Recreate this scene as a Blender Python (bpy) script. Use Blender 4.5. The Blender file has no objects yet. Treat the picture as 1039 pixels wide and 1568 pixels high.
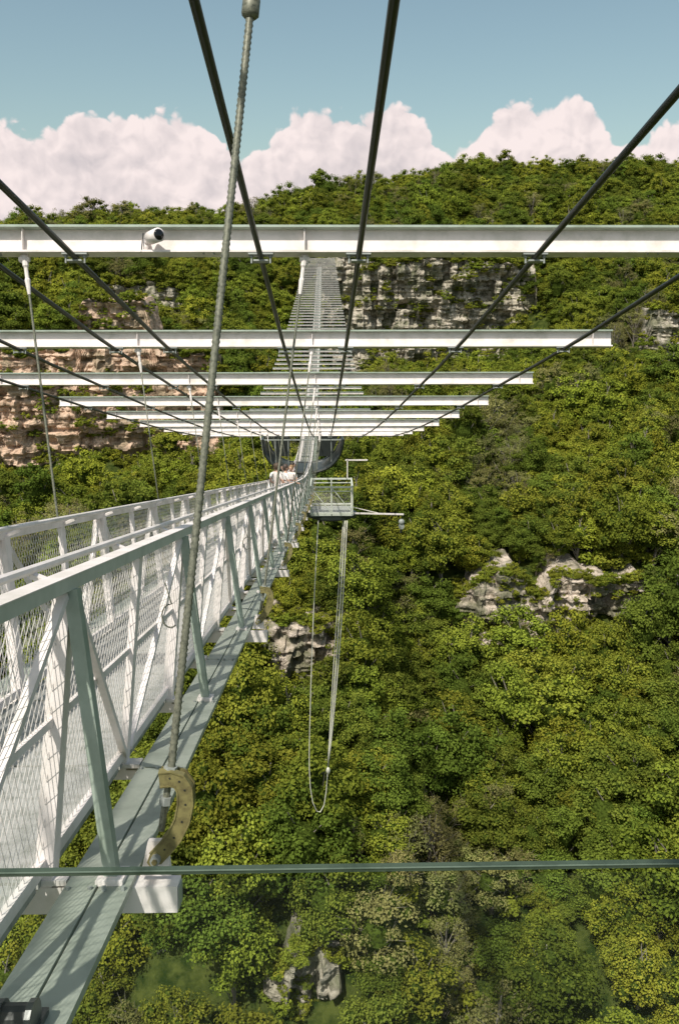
import bpy, math, random
import numpy as np
from mathutils import Vector, noise, Matrix
random.seed(7); np.random.seed(7)
scene=bpy.context.scene
col=scene.collection

# ------------------------------------------------------------------ materials
def newmat(name):
    m=bpy.data.materials.new(name); m.use_nodes=True
    nt=m.node_tree; b=nt.nodes.get('Principled BSDF'); return m,nt,b
def paint(name,c,rough=0.45,metal=0.0,var=0.12,scale=6.0,dirt=None,bump=0.0):
    m,nt,b=newmat(name)
    tc=nt.nodes.new('ShaderNodeTexCoord')
    n=nt.nodes.new('ShaderNodeTexNoise'); n.inputs['Scale'].default_value=scale; n.inputs['Detail'].default_value=5; n.inputs['Roughness'].default_value=0.65
    nt.links.new(tc.outputs['Object'],n.inputs['Vector'])
    r=nt.nodes.new('ShaderNodeValToRGB')
    d=dirt if dirt else [x*(1-var*2.2) for x in c]
    r.color_ramp.elements[0].position=0.32; r.color_ramp.elements[0].color=(*d,1)
    r.color_ramp.elements[1].position=0.56; r.color_ramp.elements[1].color=(*c,1)
    nt.links.new(n.outputs['Fac'],r.inputs['Fac']); nt.links.new(r.outputs['Color'],b.inputs['Base Color'])
    b.inputs['Roughness'].default_value=rough; b.inputs['Metallic'].default_value=metal
    return m
M_white=paint('white_paint',(0.82,0.75,0.73),0.55,dirt=(0.60,0.56,0.51),scale=3)
M_plate=paint('galvanised_deck_steel',(0.36,0.39,0.33),0.5,metal=0.1,dirt=(0.25,0.28,0.23),scale=5)
M_brace=paint('shaded_grey_green_steel',(0.33,0.39,0.33),0.55,dirt=(0.23,0.28,0.22),scale=4)  # grey-green carries the shade on the braces; also colours the beams' top flanges
M_rail=paint('shaded_pale_green_steel',(0.58,0.60,0.53),0.55,dirt=(0.44,0.47,0.40),scale=3)  # pale green puts the white rail's shaded side into the colour
M_net=paint('net_wire',(0.74,0.69,0.65),0.5,var=0.05)
M_cable=paint('dark_cable_steel',(0.022,0.028,0.024),0.45,metal=0.3)
M_rope=paint('wire_rope_steel',(0.20,0.20,0.15),0.5,metal=0.2,scale=60,dirt=(0.07,0.075,0.055))
M_hook=paint('yellow_zinc_steel',(0.24,0.21,0.085),0.5,metal=0.3,scale=25,dirt=(0.12,0.10,0.045))
M_dark=paint('dark_shell',(0.025,0.03,0.028),0.3)
M_black=paint('black_rubber',(0.02,0.022,0.02),0.5)
M_frame=paint('grey_frame',(0.30,0.32,0.30),0.5)
M_cord=paint('bungee_cord_cloth',(0.62,0.60,0.52),0.8,scale=30)
M_lens=paint('camera_lens_glass',(0.01,0.01,0.012),0.1)
M_grate=paint('deck_grating',(0.40,0.40,0.38),0.6,scale=12,dirt=(0.22,0.23,0.20))

def foliage_mat(name,c1,c2,trans=0.33):
    m=bpy.data.materials.new(name); m.use_nodes=True; nt=m.node_tree
    for n in list(nt.nodes): nt.nodes.remove(n)
    out=nt.nodes.new('ShaderNodeOutputMaterial')
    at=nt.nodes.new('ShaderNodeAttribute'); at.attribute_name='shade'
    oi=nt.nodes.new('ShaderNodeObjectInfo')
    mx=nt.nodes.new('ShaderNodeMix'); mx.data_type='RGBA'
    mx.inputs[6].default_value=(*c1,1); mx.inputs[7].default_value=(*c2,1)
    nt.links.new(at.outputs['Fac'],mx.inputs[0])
    hs=nt.nodes.new('ShaderNodeHueSaturation')
    mr=nt.nodes.new('ShaderNodeMapRange'); mr.inputs[3].default_value=0.468; mr.inputs[4].default_value=0.506
    nt.links.new(oi.outputs['Random'],mr.inputs[0]); nt.links.new(mr.outputs[0],hs.inputs['Hue'])
    mu=nt.nodes.new('ShaderNodeMath'); mu.operation='MULTIPLY'; mu.inputs[1].default_value=7.31
    fr=nt.nodes.new('ShaderNodeMath'); fr.operation='FRACT'
    mv=nt.nodes.new('ShaderNodeMapRange'); mv.inputs[3].default_value=0.68; mv.inputs[4].default_value=1.3
    nt.links.new(oi.outputs['Random'],mu.inputs[0]); nt.links.new(mu.outputs[0],fr.inputs[0]); nt.links.new(fr.outputs[0],mv.inputs[0]); nt.links.new(mv.outputs[0],hs.inputs['Value'])
    nt.links.new(mx.outputs[2],hs.inputs['Color'])
    d=nt.nodes.new('ShaderNodeBsdfDiffuse'); t=nt.nodes.new('ShaderNodeBsdfTranslucent'); ms=nt.nodes.new('ShaderNodeMixShader')
    ms.inputs[0].default_value=trans
    nt.links.new(hs.outputs['Color'],d.inputs['Color']); nt.links.new(hs.outputs['Color'],t.inputs['Color'])
    nt.links.new(d.outputs[0],ms.inputs[1]); nt.links.new(t.outputs[0],ms.inputs[2]); nt.links.new(ms.outputs[0],out.inputs['Surface'])
    return m
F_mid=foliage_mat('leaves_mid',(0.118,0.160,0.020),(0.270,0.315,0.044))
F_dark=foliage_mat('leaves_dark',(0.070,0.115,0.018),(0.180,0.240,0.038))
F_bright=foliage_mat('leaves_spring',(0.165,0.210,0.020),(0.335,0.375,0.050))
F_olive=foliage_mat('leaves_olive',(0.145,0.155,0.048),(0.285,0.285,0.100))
def matte(name,c):
    m=bpy.data.materials.new(name); m.use_nodes=True; nt=m.node_tree
    b=nt.nodes['Principled BSDF']; b.inputs['Specular IOR Level'].default_value=0; b.inputs['Roughness'].default_value=1
    tc=nt.nodes.new('ShaderNodeTexCoord'); n=nt.nodes.new('ShaderNodeTexNoise'); n.inputs['Scale'].default_value=4; n.inputs['Detail'].default_value=3
    r=nt.nodes.new('ShaderNodeValToRGB'); e=r.color_ramp.elements; e[0].position=.4; e[0].color=(c[0]*.4,c[1]*.4,c[2]*.4,1); e[1].position=.6; e[1].color=(*c,1)
    nt.links.new(tc.outputs['Object'],n.inputs['Vector']); nt.links.new(n.outputs['Fac'],r.inputs[0]); nt.links.new(r.outputs[0],b.inputs['Base Color']); return m
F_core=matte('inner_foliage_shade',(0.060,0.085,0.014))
M_bark=paint('bark',(0.24,0.21,0.17),0.9,scale=2,dirt=(0.11,0.10,0.08))

# ------------------------------------------------------------------ mesh builder
class B:
    def __init__(s): s.v=[]; s.f=[]; s.m=[]; s.mats=[]
    def mi(s,mat):
        if mat not in s.mats: s.mats.append(mat)
        return s.mats.index(mat)
    def box(s,p,q,w,h,mat,up=(0,0,1),a0=0,a1=0):
        p=Vector(p);q=Vector(q);d=(q-p).normalized();up=Vector(up)
        side=d.cross(up)
        if side.length<1e-4: side=d.cross(Vector((0,1,0)))
        side.normalize(); u=side.cross(d).normalized()
        i=len(s.v)
        for c in (p,q):
            for a,b in ((-1,-1),(1,-1),(1,1),(-1,1)):
                s.v.append(tuple(c+side*(a*w/2)+u*(b*h/2)))
        k=s.mi(mat)
        for f in ((0,1,2,3),(7,6,5,4),(0,4,5,1),(1,5,6,2),(2,6,7,3),(3,7,4,0)):
            s.f.append(tuple(i+j for j in f)); s.m.append(k)
    def tube(s,pts,r,mat,n=8,cap=True):
        pts=[Vector(p) for p in pts]; k=s.mi(mat); i0=len(s.v)
        if not hasattr(r,'__len__'): r=[r]*len(pts)
        prev=None
        for j,p in enumerate(pts):
            d=(pts[min(j+1,len(pts)-1)]-pts[max(j-1,0)]).normalized()
            if prev is None:
                a=d.cross(Vector((0.13,0.31,0.95)))
                if a.length<0.1: a=d.cross(Vector((1,0,0)))
            else: a=prev-d*prev.dot(d)
            a.normalize(); prev=a; b=d.cross(a)
            for t in range(n):
                an=2*math.pi*t/n
                s.v.append(tuple(p+a*(math.cos(an)*r[j])+b*(math.sin(an)*r[j])))
        for j in range(len(pts)-1):
            for t in range(n):
                A=i0+j*n+t; Bb=i0+j*n+(t+1)%n
                s.f.append((A,Bb,Bb+n,A+n)); s.m.append(k)
        if cap:
            s.f.append(tuple(i0+t for t in range(n))[::-1]); s.m.append(k)
            e=i0+(len(pts)-1)*n
            s.f.append(tuple(e+t for t in range(n))); s.m.append(k)
    def poly(s,pts,thick,nrm,mat):
        nrm=Vector(nrm).normalized()*thick/2; k=s.mi(mat); i=len(s.v); n=len(pts)
        for p in pts: s.v.append(tuple(Vector(p)+nrm))
        for p in pts: s.v.append(tuple(Vector(p)-nrm))
        s.f.append(tuple(range(i,i+n))); s.m.append(k)
        s.f.append(tuple(range(i+n,i+2*n))[::-1]); s.m.append(k)
        for j in range(n):
            jj=(j+1)%n; s.f.append((i+j,i+n+j,i+n+jj,i+jj)); s.m.append(k)
    def ball(s,c,r,mat,sx=1,sy=1,sz=1,n=12):
        c=Vector(c); k=s.mi(mat); i=len(s.v); m=n//2
        for a in range(m+1):
            th=math.pi*a/m
            for b in range(n):
                ph=2*math.pi*b/n
                s.v.append((c.x+r*sx*math.sin(th)*math.cos(ph),c.y+r*sy*math.sin(th)*math.sin(ph),c.z+r*sz*math.cos(th)))
        for a in range(m):
            for b in range(n):
                s.f.append((i+a*n+b,i+a*n+(b+1)%n,i+(a+1)*n+(b+1)%n,i+(a+1)*n+b)); s.m.append(k)
    def obj(s,name,parent=None,smooth=False):
        me=bpy.data.meshes.new(name); me.from_pydata(s.v,[],s.f); 
        for m in s.mats: me.materials.append(m)
        me.polygons.foreach_set('material_index',s.m)
        if smooth: me.polygons.foreach_set('use_smooth',[True]*len(s.f))
        me.update()
        o=bpy.data.objects.new(name,me); col.objects.link(o)
        if parent: o.parent=parent
        return o
def empty(name):
    o=bpy.data.objects.new(name,None); col.objects.link(o); return o

# ------------------------------------------------------------------ bridge profile
def make_spline(kn):
    xs=[k[0] for k in kn]; ys=[k[1] for k in kn]; n=len(xs)
    d=[(ys[i+1]-ys[i])/(xs[i+1]-xs[i]) for i in range(n-1)]
    m=[d[0]]+[(d[i-1]*(xs[i+1]-xs[i])+d[i]*(xs[i]-xs[i-1]))/(xs[i+1]-xs[i-1]) for i in range(1,n-1)]+[d[-1]]
    def f(x):
        i=0
        while i<n-2 and x>xs[i+1]: i+=1
        h=xs[i+1]-xs[i]; t=(x-xs[i])/h
        if t<0: return ys[0]+m[0]*(x-xs[0])
        return (2*t**3-3*t*t+1)*ys[i]+(t**3-2*t*t+t)*h*m[i]+(-2*t**3+3*t*t)*ys[i+1]+(t**3-t*t)*h*m[i+1]
    return f
beamZ=make_spline([(-10,5.4),(-1,2.95),(3.8,1.63),(8.65,.37),(13.49,-.88),(18.36,-2.03),(23.2,-3.17),(28.1,-4.29),(40,-6.85),(49.5,-8.7),(60,-10.35),(80,-12.0),(100,-12.3),(130,-11.6),(200,-6.5),(344,8.6)])
deckZ=make_spline([(-10,.64),(0,-1.561),(10,-3.76),(20,-5.96),(30,-8.16),(40,-10.3),(49.5,-12.1),(60,-13.75),(80,-15.4),(100,-15.7),(130,-15.0),(200,-9.9),(344,5.2)])
def frame(fz,Y):
    s=(fz(Y+.05)-fz(Y-.05))/.1; c=1/math.sqrt(1+s*s)
    return Vector((0,c,s*c)),Vector((0,-s*c,c))
def BP(Y,x,n=0,t=0):
    T,N=frame(beamZ,Y); return Vector((x,Y,beamZ(Y)))+N*n+T*t
def DP(Y,x,n=0,t=0):
    T,N=frame(deckZ,Y); return Vector((x,Y,deckZ(Y)))+N*n+T*t

bridge=empty('suspension_footbridge')
bY=[3.8,8.65,13.49,18.36,23.2,28.1]
while bY[-1]<340: bY.append(bY[-1]+4.9)
dY=[2.75]
while dY[-1]<338: dY.append(dY[-1]+4.88)
XL,XR=-7.17,4.5
CX=[-6.39,-4.69,-3.21,-2.38,-.6,.34,2.05,3.74]
b=B()
for k,Y in enumerate(bY):
    T,N=frame(beamZ,Y); xl,xr=XL,XR
    def pt(x,n,t): return BP(Y,x,n,t)
    b.box(pt(xl,.118,0),pt(xr,.118,0),.20,.022,M_brace,up=N)
    b.box(pt(xl,-.118,0),pt(xr,-.118,0),.18,.020,M_white,up=N)
    b.box(pt(xl,0,0),pt(xr,0,0),.012,.212,M_white,up=N)
    if k<9:
        for x in (XL+.3,-2.88,-.18,XR-.3):
            b.box(pt(x-.004,0,-.0375),pt(x+.004,0,-.0375),.062,.210,M_white,up=N)
        for x in (-6.2,-3.9,-1.1,1.3,3.2):
            for dx in (-.05,.05):
                b.tube([pt(x+dx,-.128,-.05),pt(x+dx,-.14,-.05)],.010,M_frame,6)
b.obj('crossbeams',bridge)
b=B()
for x in CX:
    pts=[]; Y=-9
    while Y<344:
        pts.append(BP(Y,x,-.170)); Y+=2.4 if Y<60 else 6
    b.tube(pts,.028,M_cable,8)
b.obj('main_cables',bridge,True)
b=B()
for k,Y in enumerate(bY[:16]):
    T,N=frame(beamZ,Y)
    for x in CX:
        b.box(BP(Y,x-.12,-.140,-.045),BP(Y,x+.12,-.140,-.045),.08,.018,M_frame,up=N)
        b.box(BP(Y,x-.07,-.205,-.045),BP(Y,x+.07,-.205,-.045),.08,.016,M_frame,up=N)
        for sx in(-.09,.09):
            b.tube([BP(Y,x+sx,-.225,-.045),BP(Y,x+sx,-.10,-.045)],.010,M_frame,6)
            b.tube([BP(Y,x+sx,-.170,-.045),BP(Y,x+sx,-.150,-.045)],.019,M_frame,6)
b.obj('cable_clamps',bridge)
b=B(); bh=B()
HB=(-.585,-2.47); HT=(-.18,-2.88)
for k in range(min(len(bY),len(dY))):
    Yb,Yd=bY[k],dY[k]
    for s in (0,1):
        top=BP(Yb,HT[s],-.14); bot=DP(Yd,HB[s],.36)
        if k==0 and s==0: top=BP(Yb,-.215,-.14)
        dv=(bot-top)
        if k<9:
            b.box(BP(Yb,HT[s],-.128),BP(Yb,HT[s],-.21),.07,.02,M_white,up=(0,1,0))
            b.tube([BP(Yb,HT[s]-.05,-.175),BP(Yb,HT[s]+.05,-.175)],.028,M_white,8)
            u=dv.normalized()
            b.tube([top,top+u*.10,top+u*.12,top+u*.22,top+u*.24,top+u*.38],[.03,.03,.02,.02,.028,.016],M_white,8)
        if k<2:
            L=dv.length; n=int(L/.011); pts=[top+dv*(i/n) for i in range(n+1)]
            rr=[(.0165 if i%2 else .0130) for i in range(n+1)] if k==0 else [(.0125 if i%2 else .011) for i in range(n+1)]
            bh.tube(pts,rr,M_rope,8)
        else:
            bh.tube([top,bot],.011 if k<12 else .008,M_rope,6)
        if k==0 and s==0:
            bh.tube([top+dv*.135,top+dv*.139,top+dv*.157,top+dv*.161],[.02,.034,.034,.02],M_rope,10)
b.obj('hanger_lugs',bridge); bh.obj('hangers',bridge,True)
bk=B(); bt=B()
for k,Yd in enumerate(dY[:12]):
    for s,sg in ((0,1),(1,-1)):
        ox=HB[s]
        cl=[(-.035,.376),(.005,.380),(.040,.368),(.060,.335),(.062,.280),(.048,.215),(.018,.155),(-.018,.110),(-.052,.075)]
        W=[.026,.026,.027,.028,.028,.028,.028,.028,.028]
        L=[];R=[]
        for i,(x,z) in enumerate(cl):
            a=cl[max(i-1,0)]; c=cl[min(i+1,len(cl)-1)]
            dx,dz=c[0]-a[0],c[1]-a[1]; l=math.hypot(dx,dz); nx,nz=-dz/l,dx/l
            L.append((x+nx*W[i],z+nz*W[i])); R.append((x-nx*W[i],z-nz*W[i]))
        out=L+[(-.070,.040),(-.085,.060)]+R[::-1]
        T,N=frame(deckZ,Yd)
        pts=[DP(Yd,ox+sg*x,z-.0,-.02) for x,z in out]
        bk.poly(pts,.022,T,M_hook)
        bk.poly([p+T*.055 for p in pts],.012,T,M_hook)
        for i in range(len(cl)-1):
            for sd in (L,R):
                bk.box(DP(Yd,ox+sg*sd[i][0],sd[i][1],-.02),DP(Yd,ox+sg*sd[i+1][0],sd[i+1][1],-.02),.03,.006,M_hook,up=(1,0,.3))
        for i in range(1,8):
            bk.tube([DP(Yd,ox+sg*cl[i][0],cl[i][1],-.0335),DP(Yd,ox+sg*cl[i][0],cl[i][1],-.030)],.004,M_black,6)
        bk.tube([DP(Yd,ox-sg*.050,.076,-.06),DP(Yd,ox-sg*.050,.076,.06)],.019,M_frame,8)
        bk.tube([DP(Yd,ox-sg*.050,.076,-.068),DP(Yd,ox-sg*.050,.076,-.06)],.011,M_hook,6)
        bt.tube([DP(Yd,ox,.39),DP(Yd,ox-sg*.035,.17)],.013,M_rope,8)
        bt.tube([DP(Yd,ox+.004,.415),DP(Yd,ox,.39)],.026,M_frame,6)
        bt.tube([DP(Yd,ox-sg*.016,.30),DP(Yd,ox-sg*.02,.27)],.024,M_frame,6)
        g=[(-.115,0.001),(.0,0.001),(-.01,.10),(-.035,.135),(-.085,.135)]
        bt.poly([DP(Yd,ox+sg*x,z-.004,.008) for x,z in g],.03,T,M_white)
bk.obj('hanger_hooks',bridge); bt.obj('hanger_gussets',bridge)

b=B()
for k,Yd in enumerate(dY):
    T,N=frame(deckZ,Yd)
    b.box(DP(Yd,-2.50,-.075),DP(Yd,-.555,-.075),.09,.10,M_white,up=N)
    if k<8:
        b.box(DP(Yd,-.553,-.075),DP(Yd,-.549,-.075),.07,.08,M_plate,up=N)
    if k<len(dY)-1 and k<25:
        for j in (1,2,3):
            Y2=Yd+j*1.22
            if j==2: b.box(DP(Y2,-2.27,-.06),DP(Y2,-.76,-.06),.06,.06,M_white,up=N)
            else: b.box(DP(Y2,-2.14,-.06),DP(Y2,-.95,-.06),.05,.05,M_white,up=N)
b.obj('deck_crossbeams',bridge)
b=B()
def strip(xc,w,n,h,mat,Y0=-1.0,Y1=343,st=2.44,gap=.008):
    Y=Y0
    while Y<Y1:
        N=frame(deckZ,Y)[1]
        b.box(DP(Y+gap,xc,n),DP(min(Y+st,Y1)-gap,xc,n),w,h,mat,up=N); Y+=st
strip(-.900,.115,-.012,.030,M_plate); strip(-.778,.115,-.018,.030,M_plate)
strip(-2.205,.105,-.012,.030,M_plate); strip(-2.318,.105,-.018,.030,M_plate)
strip(-1.548,.98,.0,.03,M_grate,Y1=18,st=1.22,gap=.012)
strip(-1.548,.98,.0,.03,M_grate,Y0=18,st=.50,gap=.15)
Y=0.2
while Y<16:
    for x in (-.94,-.86,-.81,-.74):
        b.tube([DP(Y,x,-.004),DP(Y,x,.012)],.010,M_frame,6)
    Y+=1.22
b.obj('deck_plates',bridge)

RB={0:(-1.055,-.965,-.80,-.93),1:(-2.04,-2.13,-2.295,-2.165)}
for s in (0,1):
    xi,xt,xo,xot=RB[s]; sg=1 if s==0 else -1
    b=B()
    Y=-1.0
    while Y<343:
        st=4.88 if Y<150 else 9.76
        Y2=min(Y+st,343); N=frame(deckZ,Y)[1]
        b.box(DP(Y,xot-sg*.03,1.115),DP(Y2,xot-sg*.03,1.115),.075 if s==0 else .06,.05 if s==0 else .075,M_white if s else M_rail,up=N)
        if s==0: b.box(DP(Y,xot-sg*.03,1.1425),DP(Y2,xot-sg*.03,1.1425),.079,.004,M_white,up=N)  # thin white cap paints in the lit top of this rail
        if Y<120:
            b.tube([DP(Y,xt-sg*.12,1.16),DP(Y2,xt-sg*.12,1.16)],.018,M_white,8,False)
            b.box(DP(Y,xi,.06),DP(Y2,xi,.06),.03,.05,M_white,up=N)
            b.box(DP(Y,(xi+xt)/2-.002*sg,.60),DP(Y2,(xi+xt)/2-.002*sg,.60),.018,.03,M_white,up=N)
        Y=Y2
    j=0; Y=2.75-1.22*3
    while Y<110:
        N=frame(deckZ,Y)[1]; 
        b.box(DP(Y,xi,-.03),DP(Y,xt,1.09),.065 if (j-3)%2==0 else .035,.085,M_white,up=(0,1,0))
        b.box(DP(Y,xi-.06*sg,-.006),DP(Y,xi+.09*sg,-.006),.10,.02,M_white,up=N)
        b.box(DP(Y,xt,1.09),DP(Y,xt-sg*.12,1.14),.03,.02,M_white)
        if Y<70:
            off=.014*sg
            if j%2==0: b.box(DP(Y+.05,xi+off,.06),DP(Y+1.17,xt+off,1.07),.028,.032,M_white,up=(1,0,0))
            else: b.box(DP(Y+.05,xt+off,1.07),DP(Y+1.17,xi+off,.06),.028,.032,M_white,up=(1,0,0))
        if (j-3)%2==0:
            b.box(DP(Y-.02,xo,.0),DP(Y-.02,xot,1.09),.05,.05,M_brace if s==0 else M_white,up=(0,1,0))
            b.box(DP(Y-.02,xo-.05*sg,.006),DP(Y-.02,xo+.05*sg,.006),.12,.02,M_white,up=N)
        j+=1; Y+=1.22
    b.obj('railing_frame',bridge)
    b=B(); cell=.085; L0,L1=.2,30.0; hgt=1.02
    def fp(Y,h):
        t=h/1.12; return DP(Y,xi+(xt-xi)*t-.006*sg,h)
    Y=L0-hgt*.6
    r=.0017
    while Y<L1:
        rad=r if Y<14 else r*1.5
        c=cell if Y<14 else cell*2
        nseg=7
        for dr in (1,-1):
            pts=[]
            Ys=Y if dr==1 else Y+hgt*.6
            for q in range(nseg+1):
                pts.append(fp(Ys+dr*hgt*.6*q/nseg,.05+hgt*q/nseg))
            b.tube(pts[::nseg] if Y>4 else pts,rad,M_net,3,False)
        Y+=c*.6
    b.obj('railing_net',bridge)
b=B()
for Yw in (4.6,9.5,14.4):
    pts=[]
    for i in range(13):
        a=math.pi*.45+math.pi*1.25*i/12
        pts.append(DP(Yw,-.92+.05*math.cos(a),.66+.07*math.sin(a)))
    b.tube([DP(Yw,-.95,.86)]+pts,.005,M_rope,6)
b.obj('safety_wire_loops',bridge,True)

b=B()
cx,Yc=-1.60,8.65
b.box(BP(Yc,cx-.10,.0,-.05),BP(Yc,cx-.10,-.12,-.05),.05,.03,M_white,up=(0,1,0))
b.tube([BP(Yc,cx-.10,-.03,-.06),BP(Yc,cx,-.03,-.14)],.02,M_white,8)
b.tube([BP(Yc,cx-.05,0,-.10),BP(Yc,cx+.055,-.005,-.22)],[.062,.066],M_white,16)
b.tube([BP(Yc,cx+.0551,-.005,-.2201),BP(Yc,cx+.062,-.006,-.228)],[.055,.046],M_lens,16)
b.tube([BP(Yc,cx-.12,.05,-.085),BP(Yc,cx-.14,-.13,-.085)],.006,M_black,6)
b.obj('security_camera',None,True)
b=B()
Yr=1.86
b.tube([DP(Yr,-.97,.045),DP(Yr,-.79,.045)],.042,M_black,14)
for x in (-.965,-.88,-.795): b.tube([DP(Yr,x-.008,.045),DP(Yr,x+.008,.045)],.052,M_dark,14)
b.box(DP(Yr-.09,-.88,.010),DP(Yr+.09,-.88,.010),.20,.018,M_dark)
b.obj('cable_roller',None)

# glass barrier
mg=bpy.data.materials.new('barrier_glass'); mg.use_nodes=True; nt=mg.node_tree
for n in list(nt.nodes): nt.nodes.remove(n)
out=nt.nodes.new('ShaderNodeOutputMaterial'); tr=nt.nodes.new('ShaderNodeBsdfTransparent'); tr.inputs[0].default_value=(.93,.97,.95,1)
df=nt.nodes.new('ShaderNodeBsdfDiffuse'); df.inputs[0].default_value=(.5,.55,.52,1)
m2=nt.nodes.new('ShaderNodeMixShader'); m2.inputs[0].default_value=.012
nt.links.new(tr.outputs[0],m2.inputs[1]); nt.links.new(df.outputs[0],m2.inputs[2]); nt.links.new(m2.outputs[0],out.inputs[0])
M_edge=paint('glass_edge_green',(0.06,0.085,0.06),0.2,scale=9,dirt=(0.02,0.032,0.022))
M_edge2=paint('glass_edge_highlight',(0.16,0.21,0.17),0.3,scale=9,dirt=(0.05,0.08,0.06))  # lighter strip colour paints a highlight along the glass edge
b=B()
b.box((-1.5,1.026,-.804),(1.5,1.026,-.798),.008,.0080,M_edge)
b.box((-1.5,1.0215,-.8015),(1.5,1.0215,-.7955),.0010,.0018,M_edge2)
b.box((-1.5,1.028,-1.36),(1.5,1.028,-1.36),.0,1.09,mg)
b.obj('glass_barrier',None)

# mid-span station
b=B()
Ys=60; z0=beamZ(Ys)-.3; cxs=-1.5
prof=[]
for i in range(25):
    a=math.pi+math.pi*i/24
    prof.append((cxs+2.8*math.copysign(abs(math.cos(a))**.75,math.cos(a)),z0+2.5*math.sin(a)*.95))
for i in range(24):
    (x0,za),(x1,zb)=prof[i],prof[i+1]
    mid=Vector(((x0+x1)/2,Ys,(za+zb)/2)); ln=math.hypot(x1-x0,zb-za)
    nrm=Vector((-(zb-za),0,(x1-x0))).normalized()
    b.box(mid+Vector((0,-1.6,0)),mid+Vector((0,1.6,0)),ln+.03,.12,M_dark,up=nrm)
for yy in (-1.62,1.62):
    b.tube([(x,Ys+yy,z) for x,z in prof],.13,M_dark,6)
for x in (-3.4,-2.5,-.5,.5):
    zz=z0-2.3*math.sqrt(max(0,1-((x-cxs)/2.8)**2))
    b.box((x,Ys-1.5,z0),(x,Ys-1.5,zz),.05,.05,M_frame)
b.box((-4.2,Ys-1.5,z0-.05),(1.2,Ys-1.5,z0-.05),.08,.08,M_frame)
for x0,x1 in ((-4.1,-2.45),(-.55,1.1)):
    b.poly([(x0,Ys+1.4,z0-.05),(x1,Ys+1.4,z0-.05),(x1-(.1 if x0<-2 else .55),Ys+1.4,z0-1.8),(x0+(.6 if x0<-2 else .1),Ys+1.4,z0-1.8)],.03,(0,1,0),M_dark)
b.obj('midspan_station',None)

# bungee platform
b=B()
Yp=40.5; zf=-10.95; x0,x1=-.65,1.35; y0,y1=Yp-.9,Yp+.9
def loop(z,w,mat,inset=0):
    c=[(x0+inset,y0+inset),(x1-inset,y0+inset),(x1-inset,y1-inset),(x0+inset,y1-inset)]
    for i in range(4):
        p,q=c[i],c[(i+1)%4]; b.box((*p,z),(*q,z),w,w,mat)
loop(zf+1.4,.07,M_rail); loop(zf+.1,.07,M_rail); loop(zf+1.2,.04,M_rail)
for (x,y) in ((x0,y0),(x1,y0),(x1,y1),(x0,y1),((x0+x1)/2,y0),((x0+x1)/2,y1)):
    b.box((x,y,zf),(x,y,zf+1.45),.06,.06,M_rail,up=(0,1,0))
b.box((x1,y0-.01,zf+.1),(x0+1.0,y0-.01,zf+1.4),.035,.04,M_rail,up=(0,1,0))
b.box((x0,y0-.01,zf+1.4),(x0+1.0,y0-.01,zf+.1),.035,.04,M_rail,up=(0,1,0))
b.box((x0,y0,zf+.03),(x1,y0,zf+.03),.06,.08,M_rail)
b.box(((x0+x1)/2,y0,zf-.02),((x0+x1)/2,y1,zf-.02),x1-x0,.06,M_frame)
for face in range(3):
    n=26
    for i in range(-n,n):
        for dr in (1,-1):
            u0=i*.08; u1=u0+dr*1.3
            W=(x1-x0) if face<1 else (y1-y0)
            pa=[u0,0]; pb=[u1,1.3]
            def cl(pa,pb):
                t0,t1=0,1; d=pb[0]-pa[0]
                for (e,lo) in ((0,True),(W,False)):
                    t=(e-pa[0])/d
                    if lo: 
                        if d>0: t0=max(t0,t)
                        else: t1=min(t1,t)
                    else:
                        if d>0: t1=min(t1,t)
                        else: t0=max(t0,t)
                return t0,t1
            t0,t1=cl(pa,pb)
            if t0>=t1: continue
            A=(u0+(u1-u0)*t0,1.3*t0); C=(u0+(u1-u0)*t1,1.3*t1)
            if face==0: P=[(x0+A[0],y0,zf+.1+A[1]),(x0+C[0],y0,zf+.1+C[1])]
            elif face==1: P=[(x1,y0+A[0],zf+.1+A[1]),(x1,y0+C[0],zf+.1+C[1])]
            else: P=[(x0,y0+A[0],zf+.1+A[1]),(x0,y0+C[0],zf+.1+C[1])]
            b.tube(P,.004,M_net,3,False)
xc=(x0+x1)/2
pts=[(xc+1.25*math.cos(t),Yp+.95*math.sin(t)) for t in [2*math.pi*i/28 for i in range(28)]]
b.poly([(x,y,zf-.17) for x,y in pts],.14,(0,0,1),M_dark)
pts2=[(xc+.8*(x-xc),Yp+.8*(y-Yp)) for x,y in pts]
b.poly([(x,y,zf-.29) for x,y in pts2],.10,(0,0,1),M_black)
b.box((x1,y0+.2,zf+.05),(3.85,y0+.2,zf-.02),.05,.07,M_white)
b.box((x1,y0+.25,zf+.35),(2.6,y0+.2,zf+.05),.03,.03,M_white)
b.box((x1-.3,y1,zf+2.35),(2.15,y1,zf+2.35),.05,.06,M_white)
b.box((x1-.2,y1,zf+1.4),(x1-.2,y1,zf+2.4),.05,.05,M_white,up=(0,1,0))
b.tube([(3.75,y0+.2,zf-.05),(3.75,y0+.2,zf-.28)],.015,M_cable,6)
b.ball((3.75,y0+.2,zf-.40),.15,M_frame)
b.tube([(3.75,y0+.12,zf-.62),(3.75,y0+.28,zf-.62)],.14,M_frame,14)
b.tube([(3.75,y0+.2,zf-.62),(3.72,y0+.2,zf-.95)],.05,M_black,8)
b.obj('bungee_platform',None)
b=B()
yb=y0+.15
def sag(p,q,s,n=14):
    p=Vector(p);q=Vector(q); return [p.lerp(q,i/n)+Vector((s*math.sin(math.pi*i/n),0,0)) for i in range(n+1)]
b.tube(sag((1.0,yb,zf-.3),(.13,yb,-24.7),.05),.034,M_cord,8)
b.tube(sag((1.10,yb,zf-.3),(.20,yb,-24.3),.10),.028,M_cord,8)
b.tube(sag((.92,yb+.1,zf-.3),(.10,yb+.1,-25.1),-.03),.022,M_cord,8)
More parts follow.
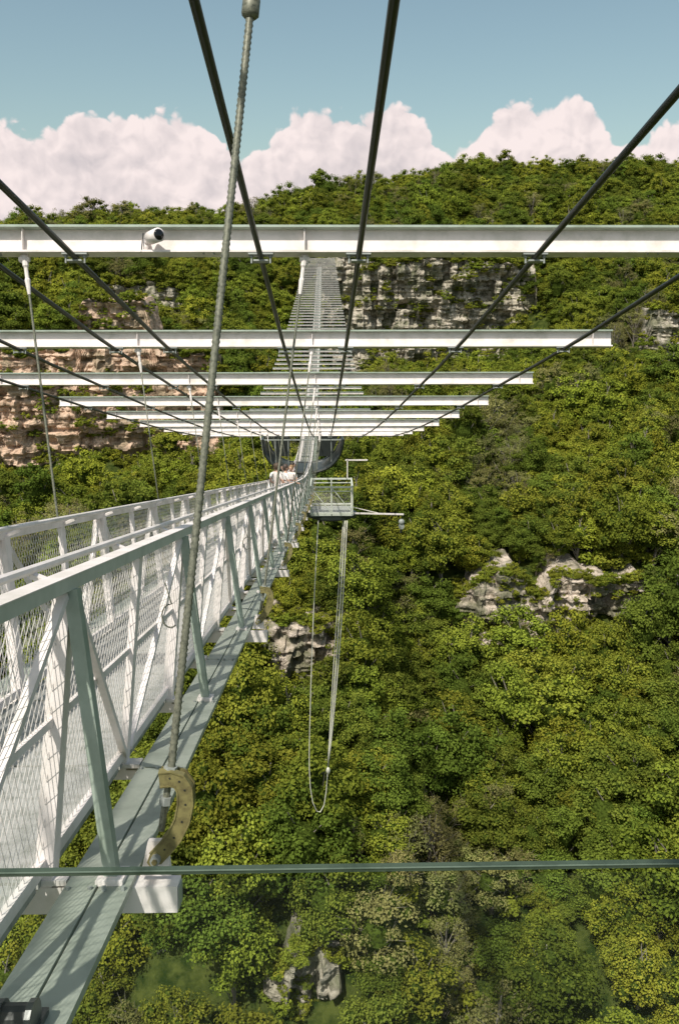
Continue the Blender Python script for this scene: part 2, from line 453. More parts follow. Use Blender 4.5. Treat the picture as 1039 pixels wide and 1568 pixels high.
b.ball((.13,yb,-25.0),.11,M_cord,1,1,1.8)
lp=sag((-.3,yb,zf-.3),(-.86,yb,-24.0),-.06)
lp2=[Vector((-.86,yb,-24.9)),Vector((-.82,yb,-26.0)),Vector((-.70,yb,-26.9)),Vector((-.5,yb,-27.45)),Vector((-.3,yb,-27.5)),Vector((-.1,yb,-27.1)),Vector((.02,yb,-26.3)),Vector((.10,yb,-25.1))]
b.tube(lp[:15]+lp2,.024,M_cord,8)
b.obj('bungee_cord',None,True)

# ------------------------------------------------------------------ people
def person(name,Y,x,turn,shirt,trouser,hair,lean=0.0,h=1.72,pose=0,skin=(0.55,0.33,0.24)):
    ms=paint(name+'_skin',skin,0.6,var=.03); mt=paint(name+'_shirt',shirt,0.85,scale=20); mp=paint(name+'_trousers',trouser,0.85,scale=20); mh=paint(name+'_hair',hair,0.6,scale=40)
    mk=paint(name+'_shoes',(.05,.05,.05),.6)
    k=h/1.72
    V=[];E=[];R=[]
    def v(x,y,z,r): V.append((x*k,y*k,z*k)); R.append(r*k); return len(V)-1
    def e(a,b_): E.append((a,b_))
    pel=v(0,0,.95,.135)
    waist=v(0,.02,1.08,.120); chest=v(0,.03+lean*.3,1.28,.145); sh=v(0,.02+lean*.5,1.43,.085); neck=v(0,.02+lean*.6,1.50,.052); head0=v(0,.03+lean*.7,1.545,.055)
    e(pel,waist);e(waist,chest);e(chest,sh);e(sh,neck);e(neck,head0)
    for sg in (-1,1):
        hip=v(sg*.09,0,.86,.092); kn=v(sg*.11,.03,.48,.060); an=v(sg*.12,-.01,.09,.042); toe=v(sg*.13,.15,.035,.032)
        e(pel,hip);e(hip,kn);e(kn,an);e(an,toe)
        s1=v(sg*.18,.02+lean*.5,1.41,.058)
        if pose==0 or (pose==2 and sg==1):
            el=v(sg*.25,.10+lean*.5,1.16,.042); wr=v(sg*.20,.33+lean*.5,1.13,.030); pd=Vector((0,1,-.1))
        elif pose==1:
            el=v(sg*.26,.0,1.13,.042); wr=v(sg*.25,.08,.88,.030); pd=Vector((0,.15,-1))
        else:
            el=v(sg*.30,.12,1.32,.042); wr=v(sg*.18,.20,1.55,.030); pd=Vector((-sg*.3,.1,1))
        e(sh,s1);e(s1,el);e(el,wr)
        w=Vector(V[wr])/k; pd.normalize(); pm=v(*(w+pd*.055),.030); e(wr,pm)
        sd=Vector((sg,0,0)) if abs(pd.x)<.9 else Vector((0,1,0))
        for fi,(o,l) in enumerate(((-.03,.075),(-.010,.085),(.010,.08),(.03,.062))):
            f1=v(*(w+pd*(.085+l*.45)+sd*o),.010); f2=v(*(w+pd*(.085+l*.8)+sd*o+Vector((0,0,-.025))),.008); e(pm,f1);e(f1,f2)
        t1=v(*(w+pd*.06-sd*.05),.011); e(pm,t1)
    me=bpy.data.meshes.new(name+'_b'); me.from_pydata(V,E,[]); o=bpy.data.objects.new(name+'_b',me); col.objects.link(o)
    o.modifiers.new('s','SKIN')
    sv=me.skin_vertices[0].data
    for i in range(len(V)):
        r=R[i]; sv[i].radius=(r,r*(.72 if i in (0,1,2,3) else 1))
    sv[0].use_root=True
    sb=o.modifiers.new('ss','SUBSURF'); sb.levels=1; sb.render_levels=1
    dg=bpy.context.evaluated_depsgraph_get(); dg.update()
    nm=bpy.data.meshes.new_from_object(o.evaluated_get(dg)); bpy.data.objects.remove(o)
    nm.materials.clear()
    for m in (ms,mt,mp,mk): nm.materials.append(m)
    for p in nm.polygons:
        c=p.center/k; p.use_smooth=True
        if c.z<.085: i=3
        elif c.z<.98 and abs(c.x)<.215: i=2
        elif c.z>1.475 and abs(c.x)<.14: i=0
        elif abs(c.x)>.165 and c.z<1.30 or c.z>1.5: i=0
        else: i=1
        p.material_index=i
    root=bpy.data.objects.new(name,nm); col.objects.link(root)
    hb=B(); hc=Vector((0,.04+lean*.8,1.625))*k
    hb.ball(hc,.105*k,ms,.74,.92,1.12,16)
    hb.ball(hc+Vector((0,-.018,.022))*k,.112*k,mh,.80,.92,1.06,16)
    hb.ball(hc+Vector((0,.10,-.012))*k,.017*k,ms,.8,1,1.3,8)
    for sg in(-1,1):
        hb.ball(hc+Vector((sg*.079,0,-.008))*k,.022*k,ms,.4,.8,1.3,8)
        hb.ball(hc+Vector((sg*.032,.089,.008))*k,.010*k,mk,1,.5,.7,8)
    hb.ball(hc+Vector((0,.088,-.055))*k,.02*k,paint(name+'_lips',(.4,.15,.12),.5),1.2,.4,.35,8)
    ho=hb.obj('head',root,True)
    root.location=DP(Y,x,.02); root.rotation_euler=(0,0,turn)
    return root
person('person',27.5,-1.30,-1.3,(.78,.74,.72),(.12,.14,.2),(.06,.04,.03),pose=0)
person('person.001',29.8,-1.75,-2.6,(.75,.72,.70),(.5,.47,.42),(.10,.06,.03),pose=2,h=1.76)
person('person.002',32.5,-1.28,2.8,(.8,.72,.68),(.10,.1,.12),(.30,.18,.08),pose=0,h=1.72)
person('person.003',36.0,-1.40,-1.57,(.72,.55,.5),(.2,.22,.3),(.04,.03,.02),pose=1,h=1.86)
person('person.004',25.3,-1.45,-1.0,(.80,.70,.66),(.3,.3,.33),(.08,.05,.03),pose=0,h=1.74)

# ------------------------------------------------------------------ terrain
cols_=[
 (-400,[(-400,-60),(0,-125),(60,-108),(126,-84),(190,-66),(250,-45),(300,-20),(380,0),(450,12),(520,12),(700,-20)]),
 (-171,[(-400,-60),(0,-125),(60,-110),(110,-92),(170,-76),(225,-60),(250,-52),(256,-22),(300,-12),(380,2),(450,15),(520,18),(700,-20)]),
 (-90,[(-400,-60),(0,-125),(60,-112),(110,-93),(170,-80),(225,-64),(260,-52),(266,-20),(320,-14),(330,-3),(350,2),(450,20),(520,22),(700,-20)]),
 (-50,[(-400,-60),(0,-125),(60,-112),(110,-90),(146,-76),(187,-67),(230,-60),(262,-52),(268,-30),(320,-17),(330,-5),(380,2),(450,22),(520,24),(700,-20)]),
 (-34,[(-400,-60),(0,-125),(60,-112),(110,-88),(146,-74),(187,-66),(230,-58),(262,-52),(268,-38),(330,-24),(380,-2),(450,24),(520,26),(700,-20)]),
 (-18,[(-400,-60),(0,-125),(60,-112),(88,-90),(94,-82),(120,-76),(148,-73),(154,-62),(187,-58),(257,-52),(330,-34),(360,-8),(400,10),(450,27),(520,28),(700,-20)]),
 (4,[(-400,-60),(0,-125),(60,-112),(88,-90),(94,-82),(120,-76),(148,-73),(154,-62),(187,-58),(257,-52),(320,-44),(354,-40),(360,4),(390,16),(450,30),(520,32),(700,-20)]),
 (20,[(-400,-60),(0,-128),(60,-115),(110,-92),(150,-82),(174,-77),(180,-65),(210,-58),(257,-50),(320,-43),(354,-40),(360,8),(390,18),(450,34),(520,36),(700,-20)]),
 (70,[(-400,-60),(0,-128),(60,-113),(110,-90),(150,-82),(174,-76),(180,-64),(210,-56),(257,-44),(320,-38),(354,-35),(360,6),(390,20),(450,41),(520,42),(700,-20)]),
 (90,[(-400,-60),(0,-125),(60,-110),(110,-88),(150,-76),(187,-64),(257,-41),(330,-22),(354,-6),(390,18),(450,43),(520,44),(700,-20)]),
 (125,[(-400,-60),(0,-125),(60,-108),(110,-86),(150,-72),(187,-60),(257,-37),(292,-28),(298,-14),(330,-9),(380,14),(450,45),(520,46),(700,-20)]),
 (187,[(-400,-60),(0,-125),(60,-106),(110,-84),(150,-70),(187,-56),(257,-32),(330,-8),(380,14),(450,44),(520,45),(700,-20)]),
 (400,[(-400,-60),(0,-120),(60,-100),(110,-80),(187,-50),(257,-28),(330,-4),(450,40),(520,42),(700,-20)]),
]
CXs=[c[0] for c in cols_]
def prof_at(i,y):
    kn=cols_[i][1]; return float(np.interp(y,[k[0] for k in kn],[k[1] for k in kn]))
def H(x,y):
    xx=min(max(x,CXs[0]),CXs[-1]); i=0
    while i<len(CXs)-2 and xx>CXs[i+1]: i+=1
    t=(xx-CXs[i])/(CXs[i+1]-CXs[i]); t=t*t*(3-2*t)
    z=prof_at(i,y)*(1-t)+prof_at(i+1,y)*t
    z+=3.8*noise.fractal(Vector((x/45,y/45,3.1)),1,2,4)+.8*noise.noise(Vector((x/9,y/9,7)))
    return z
xs=list(np.concatenate([[-6000,-3000,-1500,-900,-600,-450,-350,-280,-240],np.arange(-210,230,3.5),[240,280,350,450,600,900,1500,3000,6000]]))
ys=list(np.concatenate([[-6000,-2500,-1000,-400,-150,-60,0,25,40],np.arange(50,530,2.5),[545,580,640,700,900,1500,3000,6000]]))
V=[];F=[]
for yy in ys:
    for xx in xs: V.append((xx,yy,H(xx,yy)))
nx=len(xs)
for j in range(len(ys)-1):
    for i in range(nx-1):
        a=j*nx+i; F.append((a,a+1,a+1+nx,a+nx))
me=bpy.data.meshes.new('ground'); me.from_pydata(V,[],F); me.polygons.foreach_set('use_smooth',[True]*len(F))
g=bpy.data.objects.new('ground',me); col.objects.link(g)
m,nt,bs=newmat('forest_floor')
tc=nt.nodes.new('ShaderNodeTexCoord'); n1=nt.nodes.new('ShaderNodeTexNoise'); n1.inputs['Scale'].default_value=.45; n1.inputs['Detail'].default_value=8; n1.inputs['Roughness'].default_value=.7
nt.links.new(tc.outputs['Object'],n1.inputs['Vector'])
r=nt.nodes.new('ShaderNodeValToRGB'); e=r.color_ramp.elements
e[0].position=.40;e[0].color=(.020,.034,.008,1);e[1].position=.62;e[1].color=(.075,.090,.022,1)
nt.links.new(n1.outputs['Fac'],r.inputs['Fac'])
nt.links.new(r.outputs[0],bs.inputs['Base Color']); bs.inputs['Roughness'].default_value=1; bs.inputs['Specular IOR Level'].default_value=0
me.materials.append(m)

# ------------------------------------------------------------------ cliffs
def rockmat(name,a,bb,dark,moss=.7):
    m,nt,bs=newmat(name)
    tc=nt.nodes.new('ShaderNodeTexCoord'); mp=nt.nodes.new('ShaderNodeMapping'); mp.inputs['Scale'].default_value=(.35,.35,.9)
    nt.links.new(tc.outputs['Object'],mp.inputs[0])
    n=nt.nodes.new('ShaderNodeTexNoise'); n.inputs['Scale'].default_value=.9; n.inputs['Detail'].default_value=8; n.inputs['Roughness'].default_value=.72; n.inputs['Distortion'].default_value=.5
    nt.links.new(mp.outputs[0],n.inputs['Vector'])
    r=nt.nodes.new('ShaderNodeValToRGB'); e=r.color_ramp.elements
    e[0].position=.38; e[0].color=(*dark,1); e[1].position=.60; e[1].color=(*a,1); x=e.new(.47); x.color=(*bb,1)
    nt.links.new(n.outputs['Fac'],r.inputs[0])
    n2=nt.nodes.new('ShaderNodeTexNoise'); n2.inputs['Scale'].default_value=.16; n2.inputs['Detail'].default_value=6
    nt.links.new(tc.outputs['Object'],n2.inputs['Vector'])
    mr=nt.nodes.new('ShaderNodeMapRange'); mr.inputs[1].default_value=.48; mr.inputs[2].default_value=.58; nt.links.new(n2.outputs['Fac'],mr.inputs[0])
    mr.inputs[4].default_value=moss
    mx=nt.nodes.new('ShaderNodeMix'); mx.data_type='RGBA'; mx.inputs[7].default_value=(.09,.10,.045,1)
    nt.links.new(mr.outputs[0],mx.inputs[0]); nt.links.new(r.outputs[0],mx.inputs[6]); nt.links.new(mx.outputs[2],bs.inputs['Base Color'])
    bs.inputs['Roughness'].default_value=.95
    bp=nt.nodes.new('ShaderNodeBump'); bp.inputs['Strength'].default_value=1; bp.inputs['Distance'].default_value=.8; nt.links.new(n.outputs['Fac'],bp.inputs['Height']); nt.links.new(bp.outputs['Normal'],bs.inputs['Normal'])
    return m
R_warm=rockmat('warm_limestone',(.74,.54,.41),(.56,.39,.28),(.20,.14,.09),.5)
R_grey=rockmat('grey_limestone',(.54,.48,.40),(.36,.32,.25),(.12,.11,.075),.75)
R_pale=rockmat('pale_limestone',(.66,.56,.48),(.45,.38,.30),(.13,.11,.07),.75)
bushes=[]
def cliff(name,path,zb,zt,mat,amp=2.5,du=.55,dv=.5,seed=0,bush=.02,sl=.05,vert=2.2,bs_=1.0):
    L=[0]
    for i in range(1,len(path)): L.append(L[-1]+math.dist(path[i-1],path[i]))
    n=int(L[-1]/du); V=[];F=[]
    cx=np.interp(np.linspace(0,L[-1],n+1),L,[p[0] for p in path]); cy=np.interp(np.linspace(0,L[-1],n+1),L,[p[1] for p in path])
    zmax=max(zt(x)-zb(x) for x in cx); m_=int(zmax/dv)
    for j in range(m_+7):
        for i in range(n+1):
            x,y=cx[i],cy[i]; b0,t0=zb(x),zt(x)
            edge=min(1,min(i,n-i)/6)
            t0=b0+(t0-b0)*(.25+.75*edge)+2.4*noise.noise(Vector((x*.12,seed,0)))
            f=min(j/m_,1); z=b0+(t0-b0)*f
            q=Vector((x*.06,z*.10,seed+1.7)); d=amp*noise.fractal(q,1,2,3)
            s=noise.noise(Vector((x*.015,z*.42,seed+9)))+.6*noise.noise(Vector((x*.03,z*1.1,seed+4)))
            d+=1.0*max(-.6,min(.6,s*2.2))
            row=math.floor(z/1.9+noise.noise(Vector((x*.05,0,seed)))*1.5)
            cxb=math.floor((x+row*1.7)/2.1)
            d+=.9*(noise.cell(Vector((cxb*1.01,row*1.01,seed+2.5)))-.5)
            colb=math.floor(x/3.6+noise.noise(Vector((x*.1,z*.05,seed)))*1.2)
            d+=vert*(noise.cell(Vector((colb*1.01,math.floor(z/11)*1.01,seed+6)))-.5)
            d+=.8*noise.noise(Vector((x*.9,z*.35,seed)))
            back=0
            if j>m_: back=(j-m_)*2.6; z+= (j-m_)*.2+.5*noise.noise(Vector((x*.3,j,seed)))
            slope=sl*(z-b0)
            V.append((x+.35*noise.noise(Vector((x,z,seed+3))),y-d+slope+back,z))
            if 0<j<=m_ and random.random()<bush and noise.noise(Vector((x*.07,z*.16,seed+20)))>.0:
                bushes.append((x,y-d+slope-.3,z-.4,random.uniform(.4,1.1)*bs_))
            if j==m_+1 and random.random()<.55: bushes.append((x,y-d+slope+back-1.5,z-.4,random.uniform(.6,1.5)*bs_))
    for j in range(m_+6):
        for i in range(n):
            a=j*(n+1)+i; F.append((a,a+1,a+n+2,a+n+1))
    me=bpy.data.meshes.new(name); me.from_pydata(V,[],F); me.materials.append(mat)
    o=bpy.data.objects.new(name,me); col.objects.link(o); return o
nz=lambda x,s,a,f: a*noise.noise(Vector((x*f,s,0)))
cliff('rock_cliff',[(-6,351),(20,343),(50,342),(88,350)],lambda x:-46,lambda x:7+nz(x,1,4,.06),R_grey,amp=5,seed=1,bush=.036,vert=3.6)
cliff('rock_cliff.001',[(-135,244),(-100,247),(-70,253),(-30,258)],lambda x:-58,lambda x:float(np.interp(x,[-125,-92,-74,-70,-54,-50,-32],[-24,-21,-19,-6,-7,-18,-24]))+nz(x,3,2,.1),R_warm,amp=3.4,seed=11,bush=.032)
cliff('rock_cliff.002',[(22,174),(34,170),(54,170),(74,174)],lambda x:-82,lambda x:float(np.interp(x,[22,28,31,36,42,46,50,55,62,70,74],[-71,-70,-65,-62,-61.5,-67,-63,-62,-63.5,-64,-69]))+nz(x,4,1.5,.3),R_pale,amp=2.0,du=.33,dv=.33,seed=21,bush=.024,bs_=.6)
cliff('rock_cliff.003',[(-18,148),(-5,144),(8,149)],lambda x:-80,lambda x:-62+nz(x,5,3,.3),R_pale,amp=2.0,du=.33,dv=.33,seed=31,bush=.034,bs_=.7)
cliff('rock_cliff.004',[(-10,89),(-3,85),(3,88.5)],lambda x:-95,lambda x:-82.5+nz(x,6,3,.4),R_grey,amp=1.4,du=.28,dv=.28,seed=41,bush=.03,bs_=.6)
cliff('rock_cliff.005',[(108,291),(116,286),(134,288)],lambda x:-34,lambda x:-11+nz(x,6,2.5,.2),R_grey,amp=2,seed=51,bush=.03)
cliff('rock_cliff.006',[(-86,322),(-70,318),(-50,321)],lambda x:-26,lambda x:-1.5+nz(x,7,3,.2),R_grey,amp=2,seed=61,bush=.03)
zones=[(-136,-28,232,266,.95),(-8,90,321,362,.95),(26,73,161,180,.93),(-15,6,135,154,.88),(-8,2,76,92,.9),(107,135,272,296,.9),(-87,-49,306,326,.9)]

# ------------------------------------------------------------------ trees
src=bpy.data.collections.new('tree_sources')
def tree(name,leafmat,h=12,R=4.6,clumps=42,lpc=100,leaf=.27,crown0=.12,open_=0.0,seed=0,limbs=9,shape='round'):
    rs=np.random.RandomState(seed); rd=random.Random(seed)
    b=B(); b.mi(M_bark); b.mi(leafmat); b.mi(F_core)
    tp=[Vector((0,0,-1.5))]; 
    for i in range(1,7): tp.append(Vector((rd.uniform(-.25,.25)*i*.4,rd.uniform(-.25,.25)*i*.4,h*.8*i/6)))
    b.tube(tp,[.26*(1-.13*i)*h/12 for i in range(7)],M_bark,6)
    cent=[]
    zc=h*(crown0+1)/2; hz=h*(1-crown0)/2
    for i in range(clumps):
        while True:
            p=rs.uniform(-1,1,3)
            d=np.linalg.norm(p)
            if d<1 and d>.4: break
        rr=R*(1.0 if shape=='round' else (1.1-.55*(p[2]*.5+.5)))
        c=Vector((p[0]*rr*.84,p[1]*rr*.84,zc+p[2]*hz*.86)); cent.append((c,rd.uniform(.17,.38)*R*(1-.25*max(0,p[2]))))
    for i in range(limbs):
        c,_=cent[i*len(cent)//limbs]
        t=max(.15,min(.85,(c.z-h*.25)/(h*.85))); st=tp[0].lerp(tp[-1],t)
        mid=st.lerp(c,.5)+Vector((rd.uniform(-.3,.3),rd.uniform(-.3,.3),rd.uniform(.0,.6)))
        b.tube([st,mid,c],[.10*h/12,.06*h/12,.02],M_bark,5)
        if open_>0:
            for q in range(3):
                e_=c+Vector((rd.uniform(-1,1),rd.uniform(-1,1),rd.uniform(-.2,1)))*1.5; b.tube([mid.lerp(c,.5),e_],[.035,.012],M_bark,4)
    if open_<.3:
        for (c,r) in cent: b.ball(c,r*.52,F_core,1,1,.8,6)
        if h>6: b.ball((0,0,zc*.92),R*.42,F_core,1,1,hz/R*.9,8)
    nb=len(b.v); 
    allc=[];alln=[];allsz=[];sh=[]
    for (c,r) in cent:
        n=int(lpc*(1-open_)*(r/(.25*R))**1.6)
        d=rs.normal(size=(n,3)); d/=np.linalg.norm(d,axis=1)[:,None]
        d[:,2]=np.where(d[:,2]<-.3,-d[:,2]*.6,d[:,2])
        rad=r*rs.uniform(.5,1.2,n)**.7
        pos=np.array(c)[None,:]+d*rad[:,None]*np.array([1,1,.85])
        nn=d*.9+rs.normal(size=(n,3))*.45+np.array([0,-.0,.35]); nn/=np.linalg.norm(nn,axis=1)[:,None]
        allc.append(pos);alln.append(nn);allsz.append(leaf*rs.uniform(.55,1.3,n))
        base=rs.uniform(0.1,.9); sh.append(np.clip(base*.5+rs.uniform(0,.35,n)+.22*d[:,2]+.35*(pos[:,2]/h-.5),0,1))  # random leaf tone plus painted crown shading, lighter tops and darker undersides
    P=np.concatenate(allc);Nn=np.concatenate(alln);S=np.concatenate(allsz);SH=np.concatenate(sh)
    ref=rs.normal(size=P.shape); U=np.cross(Nn,ref); U/=np.linalg.norm(U,axis=1)[:,None]; W=np.cross(Nn,U)
    n=len(P); q=np.empty((n,4,3))
    q[:,0]=P-U*S[:,None]*.62; q[:,1]=P-W*S[:,None]*.42-Nn*S[:,None]*.08; q[:,2]=P+U*S[:,None]*.62; q[:,3]=P+W*S[:,None]*.42+Nn*S[:,None]*.10
    verts=np.concatenate([np.array(b.v),q.reshape(-1,3)])
    faces=list(b.f)+[(nb+4*i,nb+4*i+1,nb+4*i+2,nb+4*i+3) for i in range(n)]
    me=bpy.data.meshes.new(name); me.from_pydata(verts.tolist(),[],faces)
    for mm_ in b.mats: me.materials.append(mm_)
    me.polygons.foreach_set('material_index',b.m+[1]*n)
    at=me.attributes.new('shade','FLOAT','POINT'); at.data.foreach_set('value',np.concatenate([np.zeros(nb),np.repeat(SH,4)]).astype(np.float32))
    o=bpy.data.objects.new(name,me); src.objects.link(o); return o
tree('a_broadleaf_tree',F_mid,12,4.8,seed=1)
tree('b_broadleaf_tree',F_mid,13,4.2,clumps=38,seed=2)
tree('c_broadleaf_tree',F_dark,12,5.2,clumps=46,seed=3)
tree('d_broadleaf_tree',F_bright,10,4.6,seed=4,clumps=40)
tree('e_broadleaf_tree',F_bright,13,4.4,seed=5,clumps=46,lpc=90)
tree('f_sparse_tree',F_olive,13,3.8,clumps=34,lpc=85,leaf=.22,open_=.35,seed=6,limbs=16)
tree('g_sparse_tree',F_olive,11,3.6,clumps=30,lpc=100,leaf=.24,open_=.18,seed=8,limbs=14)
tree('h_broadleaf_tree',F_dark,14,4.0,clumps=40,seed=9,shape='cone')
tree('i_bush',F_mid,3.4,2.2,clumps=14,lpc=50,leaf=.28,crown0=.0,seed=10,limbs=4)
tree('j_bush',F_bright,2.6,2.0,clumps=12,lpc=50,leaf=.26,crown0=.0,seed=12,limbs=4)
pts=[]
def inzone(x,y):
    for (a,b_,c,d,p) in zones:
        if a<x<b_ and c<y<d: return p
    return 0
yy=56
while yy<486:
    st=4.9
    xx=-215
    while xx<235:
        x=xx+random.uniform(-2.5,2.5); y=yy+random.uniform(-2.5,2.5)
        xx+=st
        if abs(x-.02*y)>.43*y+14: continue
        z=H(x,y)
        if random.random()<inzone(x,y):
            for q in range(2): pts.append((x+random.uniform(-2,2),y+random.uniform(-2,2),z-.5,random.choice([8,9]),random.uniform(.7,1.4)))
            continue
        cn=noise.noise(Vector((x/30,y/30,11)))*1.2+random.uniform(-.4,.4)
        if cn<-.40: v=random.choice([5,6,6])
        elif cn<-.05: v=random.choice([2,7,2,0])
        elif cn<.3: v=random.choice([0,1,0,2,3])
        else: v=random.choice([3,4,4,1])
        s=random.choice([random.uniform(.6,.9),random.uniform(.9,1.25),random.uniform(1.1,1.55)])*(1+.35*noise.noise(Vector((x/30,y/30,2))))
        if y<130: s*=.95
        if abs(x+1.4)<8 and z+14*s>deckZ(min(y,340))-1.5 and y<352: continue
        pts.append((x,y,z-.4,v,s))
        if random.random()<.3:
            x2,y2=x+random.uniform(-3,3),y+random.uniform(-3,3)
            pts.append((x2,y2,H(x2,y2)-.4,random.choice([8,9,8]),random.uniform(1.2,2.0)))
    yy+=st
for (x,y,s,v) in [(-118,440,1.9,5),(-110,438,2.1,6),(-104,441,1.8,0),(-98,439,2.0,6),(-128,441,1.6,5),(-85,440,1.5,5),(-62,438,1.7,6),(-45,440,1.6,1),(-36,436,1.7,5),(-8,438,1.6,4),(30,440,1.5,1),(70,440,1.45,6),(130,440,1.6,0),(150,440,1.5,4)]:
    pts.append((x,y,H(x,y)-.4,v,s))
for (x,y,z,s) in bushes: pts.append((x,y,z,random.choice([8,9,8]),s))
def scatter(name,pts):
    me=bpy.data.meshes.new(name); me.from_pydata([(p[0],p[1],p[2]) for p in pts],[],[])
    a=me.attributes.new('vi','INT','POINT'); a.data.foreach_set('value',[p[3] for p in pts])
    a=me.attributes.new('scl','FLOAT_VECTOR','POINT'); 
    sc=[]
    for p in pts: k=random.uniform(.9,1.15); sc+= [p[4]*k,p[4]*k,p[4]*random.uniform(.85,1.15)]
    a.data.foreach_set('vector',sc)
    a=me.attributes.new('rot','FLOAT_VECTOR','POINT'); rt=[]
    for p in pts: rt+=[random.uniform(-.1,.1),random.uniform(-.1,.1),random.uniform(0,6.28)]
    a.data.foreach_set('vector',rt)
    o=bpy.data.objects.new(name,me); col.objects.link(o)
    ng=bpy.data.node_groups.new(name+'_nodes','GeometryNodeTree')
    ng.interface.new_socket('Geometry',in_out='INPUT',socket_type='NodeSocketGeometry'); ng.interface.new_socket('Geometry',in_out='OUTPUT',socket_type='NodeSocketGeometry')
    gi=ng.nodes.new('NodeGroupInput'); go=ng.nodes.new('NodeGroupOutput')
    ip=ng.nodes.new('GeometryNodeInstanceOnPoints'); ci=ng.nodes.new('GeometryNodeCollectionInfo')
    ci.inputs['Collection'].default_value=src; ci.inputs['Separate Children'].default_value=True; ci.inputs['Reset Children'].default_value=True
    ip.inputs['Pick Instance'].default_value=True
    def na(nm,dt):
        n=ng.nodes.new('GeometryNodeInputNamedAttribute'); n.data_type=dt; n.inputs['Name'].default_value=nm; return n.outputs['Attribute']
    ng.links.new(gi.outputs[0],ip.inputs['Points']); ng.links.new(ci.outputs[0],ip.inputs['Instance'])
    ng.links.new(na('vi','INT'),ip.inputs['Instance Index'])
    er=ng.nodes.new('FunctionNodeEulerToRotation'); ng.links.new(na('rot','FLOAT_VECTOR'),er.inputs[0]); ng.links.new(er.outputs[0],ip.inputs['Rotation'])
    ng.links.new(na('scl','FLOAT_VECTOR'),ip.inputs['Scale']); ng.links.new(ip.outputs[0],go.inputs[0])
    md=o.modifiers.new('scatter','NODES'); md.node_group=ng
    return o
scatter('forest',pts); print('trees',len(pts))

# ------------------------------------------------------------------ light, sky with cumulus bank
sun_dir=Vector((-.26,-.46,.84)).normalized()
el=math.asin(sun_dir.z); az=math.atan2(sun_dir.x,sun_dir.y)
L=bpy.data.lights.new('sun','SUN'); L.energy=4.7; L.angle=math.radians(.8); L.color=(1,.95,.86)
lo=bpy.data.objects.new('sun',L); col.objects.link(lo); lo.rotation_euler=sun_dir.to_track_quat('Z','Y').to_euler()
w=bpy.data.worlds.new('World'); scene.world=w; w.use_nodes=True; nt=w.node_tree
try: w.cycles.sampling_method='NONE'
except Exception as ex: print(ex)
bg=nt.nodes['Background']; wo=nt.nodes['World Output']
sk=nt.nodes.new('ShaderNodeTexSky'); sk.sky_type='NISHITA'; sk.sun_disc=False; sk.sun_elevation=el; sk.sun_rotation=az; sk.dust_density=1.8; sk.ozone_density=1.0
mm=nt.nodes.new('ShaderNodeMix'); mm.data_type='RGBA'; mm.blend_type='MULTIPLY'; mm.inputs[0].default_value=1; mm.inputs[7].default_value=(1.0,1.0,.80,1)
nt.links.new(sk.outputs[0],mm.inputs[6]); nt.links.new(mm.outputs[2],bg.inputs[0]); bg.inputs[1].default_value=.145
N_=nt.nodes.new
def math_(op,a=None,b=None,c=None,clamp=False):
    n=N_('ShaderNodeMath'); n.operation=op; n.use_clamp=clamp
    for i,x in enumerate((a,b,c)):
        if x is None: continue
        if isinstance(x,(int,float)): n.inputs[i].default_value=x
        else: nt.links.new(x,n.inputs[i])
    return n.outputs[0]
tc=N_('ShaderNodeTexCoord'); sp=N_('ShaderNodeSeparateXYZ'); nt.links.new(tc.outputs['Generated'],sp.inputs[0])
X,Yy,Z=sp.outputs
A=math_('ARCTAN2',X,Yy)
hor=math_('SQRT',math_('ADD',math_('MULTIPLY',X,X),math_('MULTIPLY',Yy,Yy)))
E=math_('DIVIDE',Z,hor)
fc=N_('ShaderNodeFloatCurve')
un=math_('MULTIPLY_ADD',A,1/1.2,.5,clamp=True)
nt.links.new(un,fc.inputs['Value'])
topx=[-1500,-1050,-990,-870,-790,-650,-560,-470,-330,-250,-190,-110,30,130,250,330,390,450,530,710,810,870,990,1080,1400]
topz=[300,430,405,405,400,445,430,440,425,355,380,425,475,460,470,400,370,415,475,475,400,355,405,410,380]
cu=fc.mapping.curves[0]
P=[(min(max(math.atan(x/2600)/1.2+.5,0),1),z/2600/.25) for x,z in zip(topx,topz)]
cu.points[0].location=(0,.5); cu.points[1].location=(1,.5)
for p in P: cu.points.new(*p)
fc.mapping.update()
prof_=math_('MULTIPLY',fc.outputs[0],.25)
cb=N_('ShaderNodeCombineXYZ'); nt.links.new(A,cb.inputs[0]); nt.links.new(E,cb.inputs[1])
wn=N_('ShaderNodeTexNoise'); wn.noise_dimensions='2D'; wn.inputs['Scale'].default_value=26; wn.inputs['Detail'].default_value=5; nt.links.new(cb.outputs[0],wn.inputs['Vector'])
vs=N_('ShaderNodeVectorMath'); vs.operation='MULTIPLY_ADD'; nt.links.new(wn.outputs['Color'],vs.inputs[0]); vs.inputs[1].default_value=(.022,.022,0); nt.links.new(cb.outputs[0],vs.inputs[2])
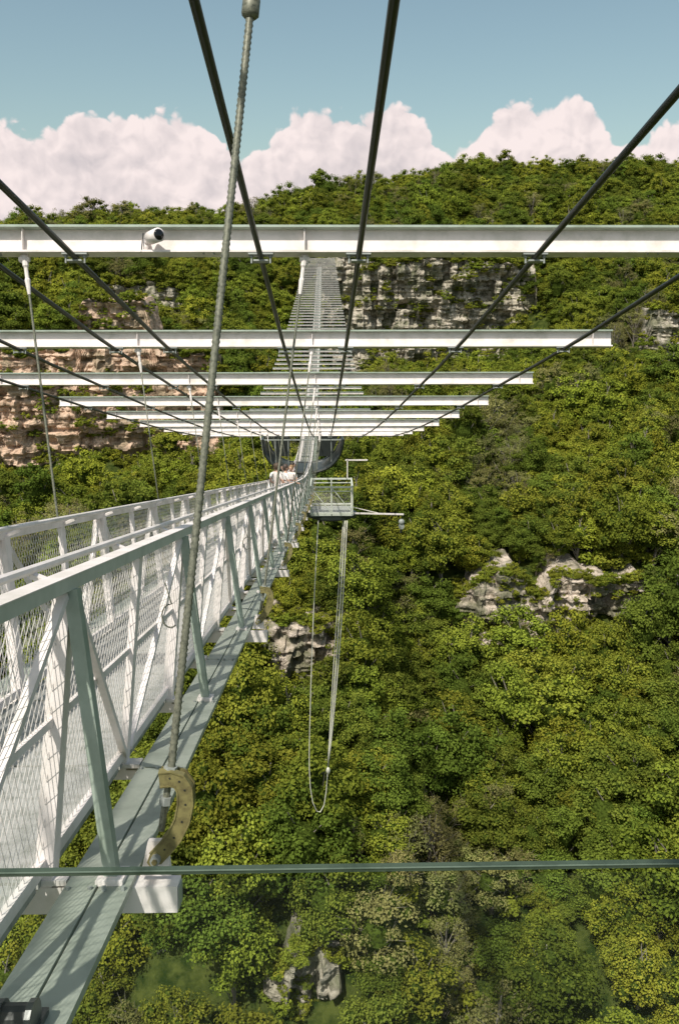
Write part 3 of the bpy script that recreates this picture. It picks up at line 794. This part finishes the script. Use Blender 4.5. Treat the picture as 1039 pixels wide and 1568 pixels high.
def billow(off):
    va=N_('ShaderNodeVectorMath'); va.operation='ADD'; nt.links.new(vs.outputs[0],va.inputs[0]); va.inputs[1].default_value=off
    v=N_('ShaderNodeTexVoronoi'); v.voronoi_dimensions='2D'; v.feature='F1'; v.inputs['Scale'].default_value=17; v.inputs['Detail'].default_value=2.5; v.inputs['Roughness'].default_value=.55; v.inputs['Lacunarity'].default_value=2.3
    v.normalize=True
    nt.links.new(va.outputs[0],v.inputs['Vector']); return math_('SUBTRACT',1,v.outputs['Distance'])
b0=billow((0,0,0)); b1=billow((-.005,.009,0))
h=math_('SUBTRACT',math_('ADD',prof_,math_('MULTIPLY_ADD',b0,.075,-.053)),E)
mask=N_('ShaderNodeMapRange'); mask.interpolation_type='SMOOTHSTEP'; nt.links.new(h,mask.inputs[0]); mask.inputs[1].default_value=0; mask.inputs[2].default_value=.007
rel=math_('MULTIPLY',math_('SUBTRACT',b0,b1),2.4)
dep=N_('ShaderNodeMapRange'); nt.links.new(h,dep.inputs[0]); dep.inputs[1].default_value=0; dep.inputs[2].default_value=.09; dep.inputs[3].default_value=.86; dep.inputs[4].default_value=.52
ln=N_('ShaderNodeTexNoise'); ln.noise_dimensions='2D'; ln.inputs['Scale'].default_value=11; ln.inputs['Detail'].default_value=5; nt.links.new(cb.outputs[0],ln.inputs['Vector'])
sh=math_('ADD',math_('ADD',dep.outputs[0],rel),math_('MULTIPLY_ADD',ln.outputs['Fac'],1.1,-.55),clamp=True)
cm=N_('ShaderNodeMix'); cm.data_type='RGBA'; cm.inputs[6].default_value=(.60,.55,.57,1); cm.inputs[7].default_value=(.96,.84,.82,1); nt.links.new(sh,cm.inputs[0])
bc=N_('ShaderNodeBackground'); nt.links.new(cm.outputs[2],bc.inputs[0]); bc.inputs[1].default_value=1.0
msx=N_('ShaderNodeMixShader'); nt.links.new(mask.outputs[0],msx.inputs[0]); nt.links.new(bg.outputs[0],msx.inputs[1]); nt.links.new(bc.outputs[0],msx.inputs[2]); nt.links.new(msx.outputs[0],wo.inputs['Surface'])

cam=bpy.data.cameras.new('camera'); co=bpy.data.objects.new('camera',cam); col.objects.link(co); scene.camera=co
cam.sensor_fit='VERTICAL'; cam.sensor_height=36; cam.lens=29.85; cam.clip_end=20000; cam.clip_start=.05
co.location=(0,0,0); co.rotation_euler=(math.radians(90-15.23),0,math.radians(-1.05))
scene.view_settings.view_transform='Standard'; scene.view_settings.look='None'; scene.view_settings.exposure=0
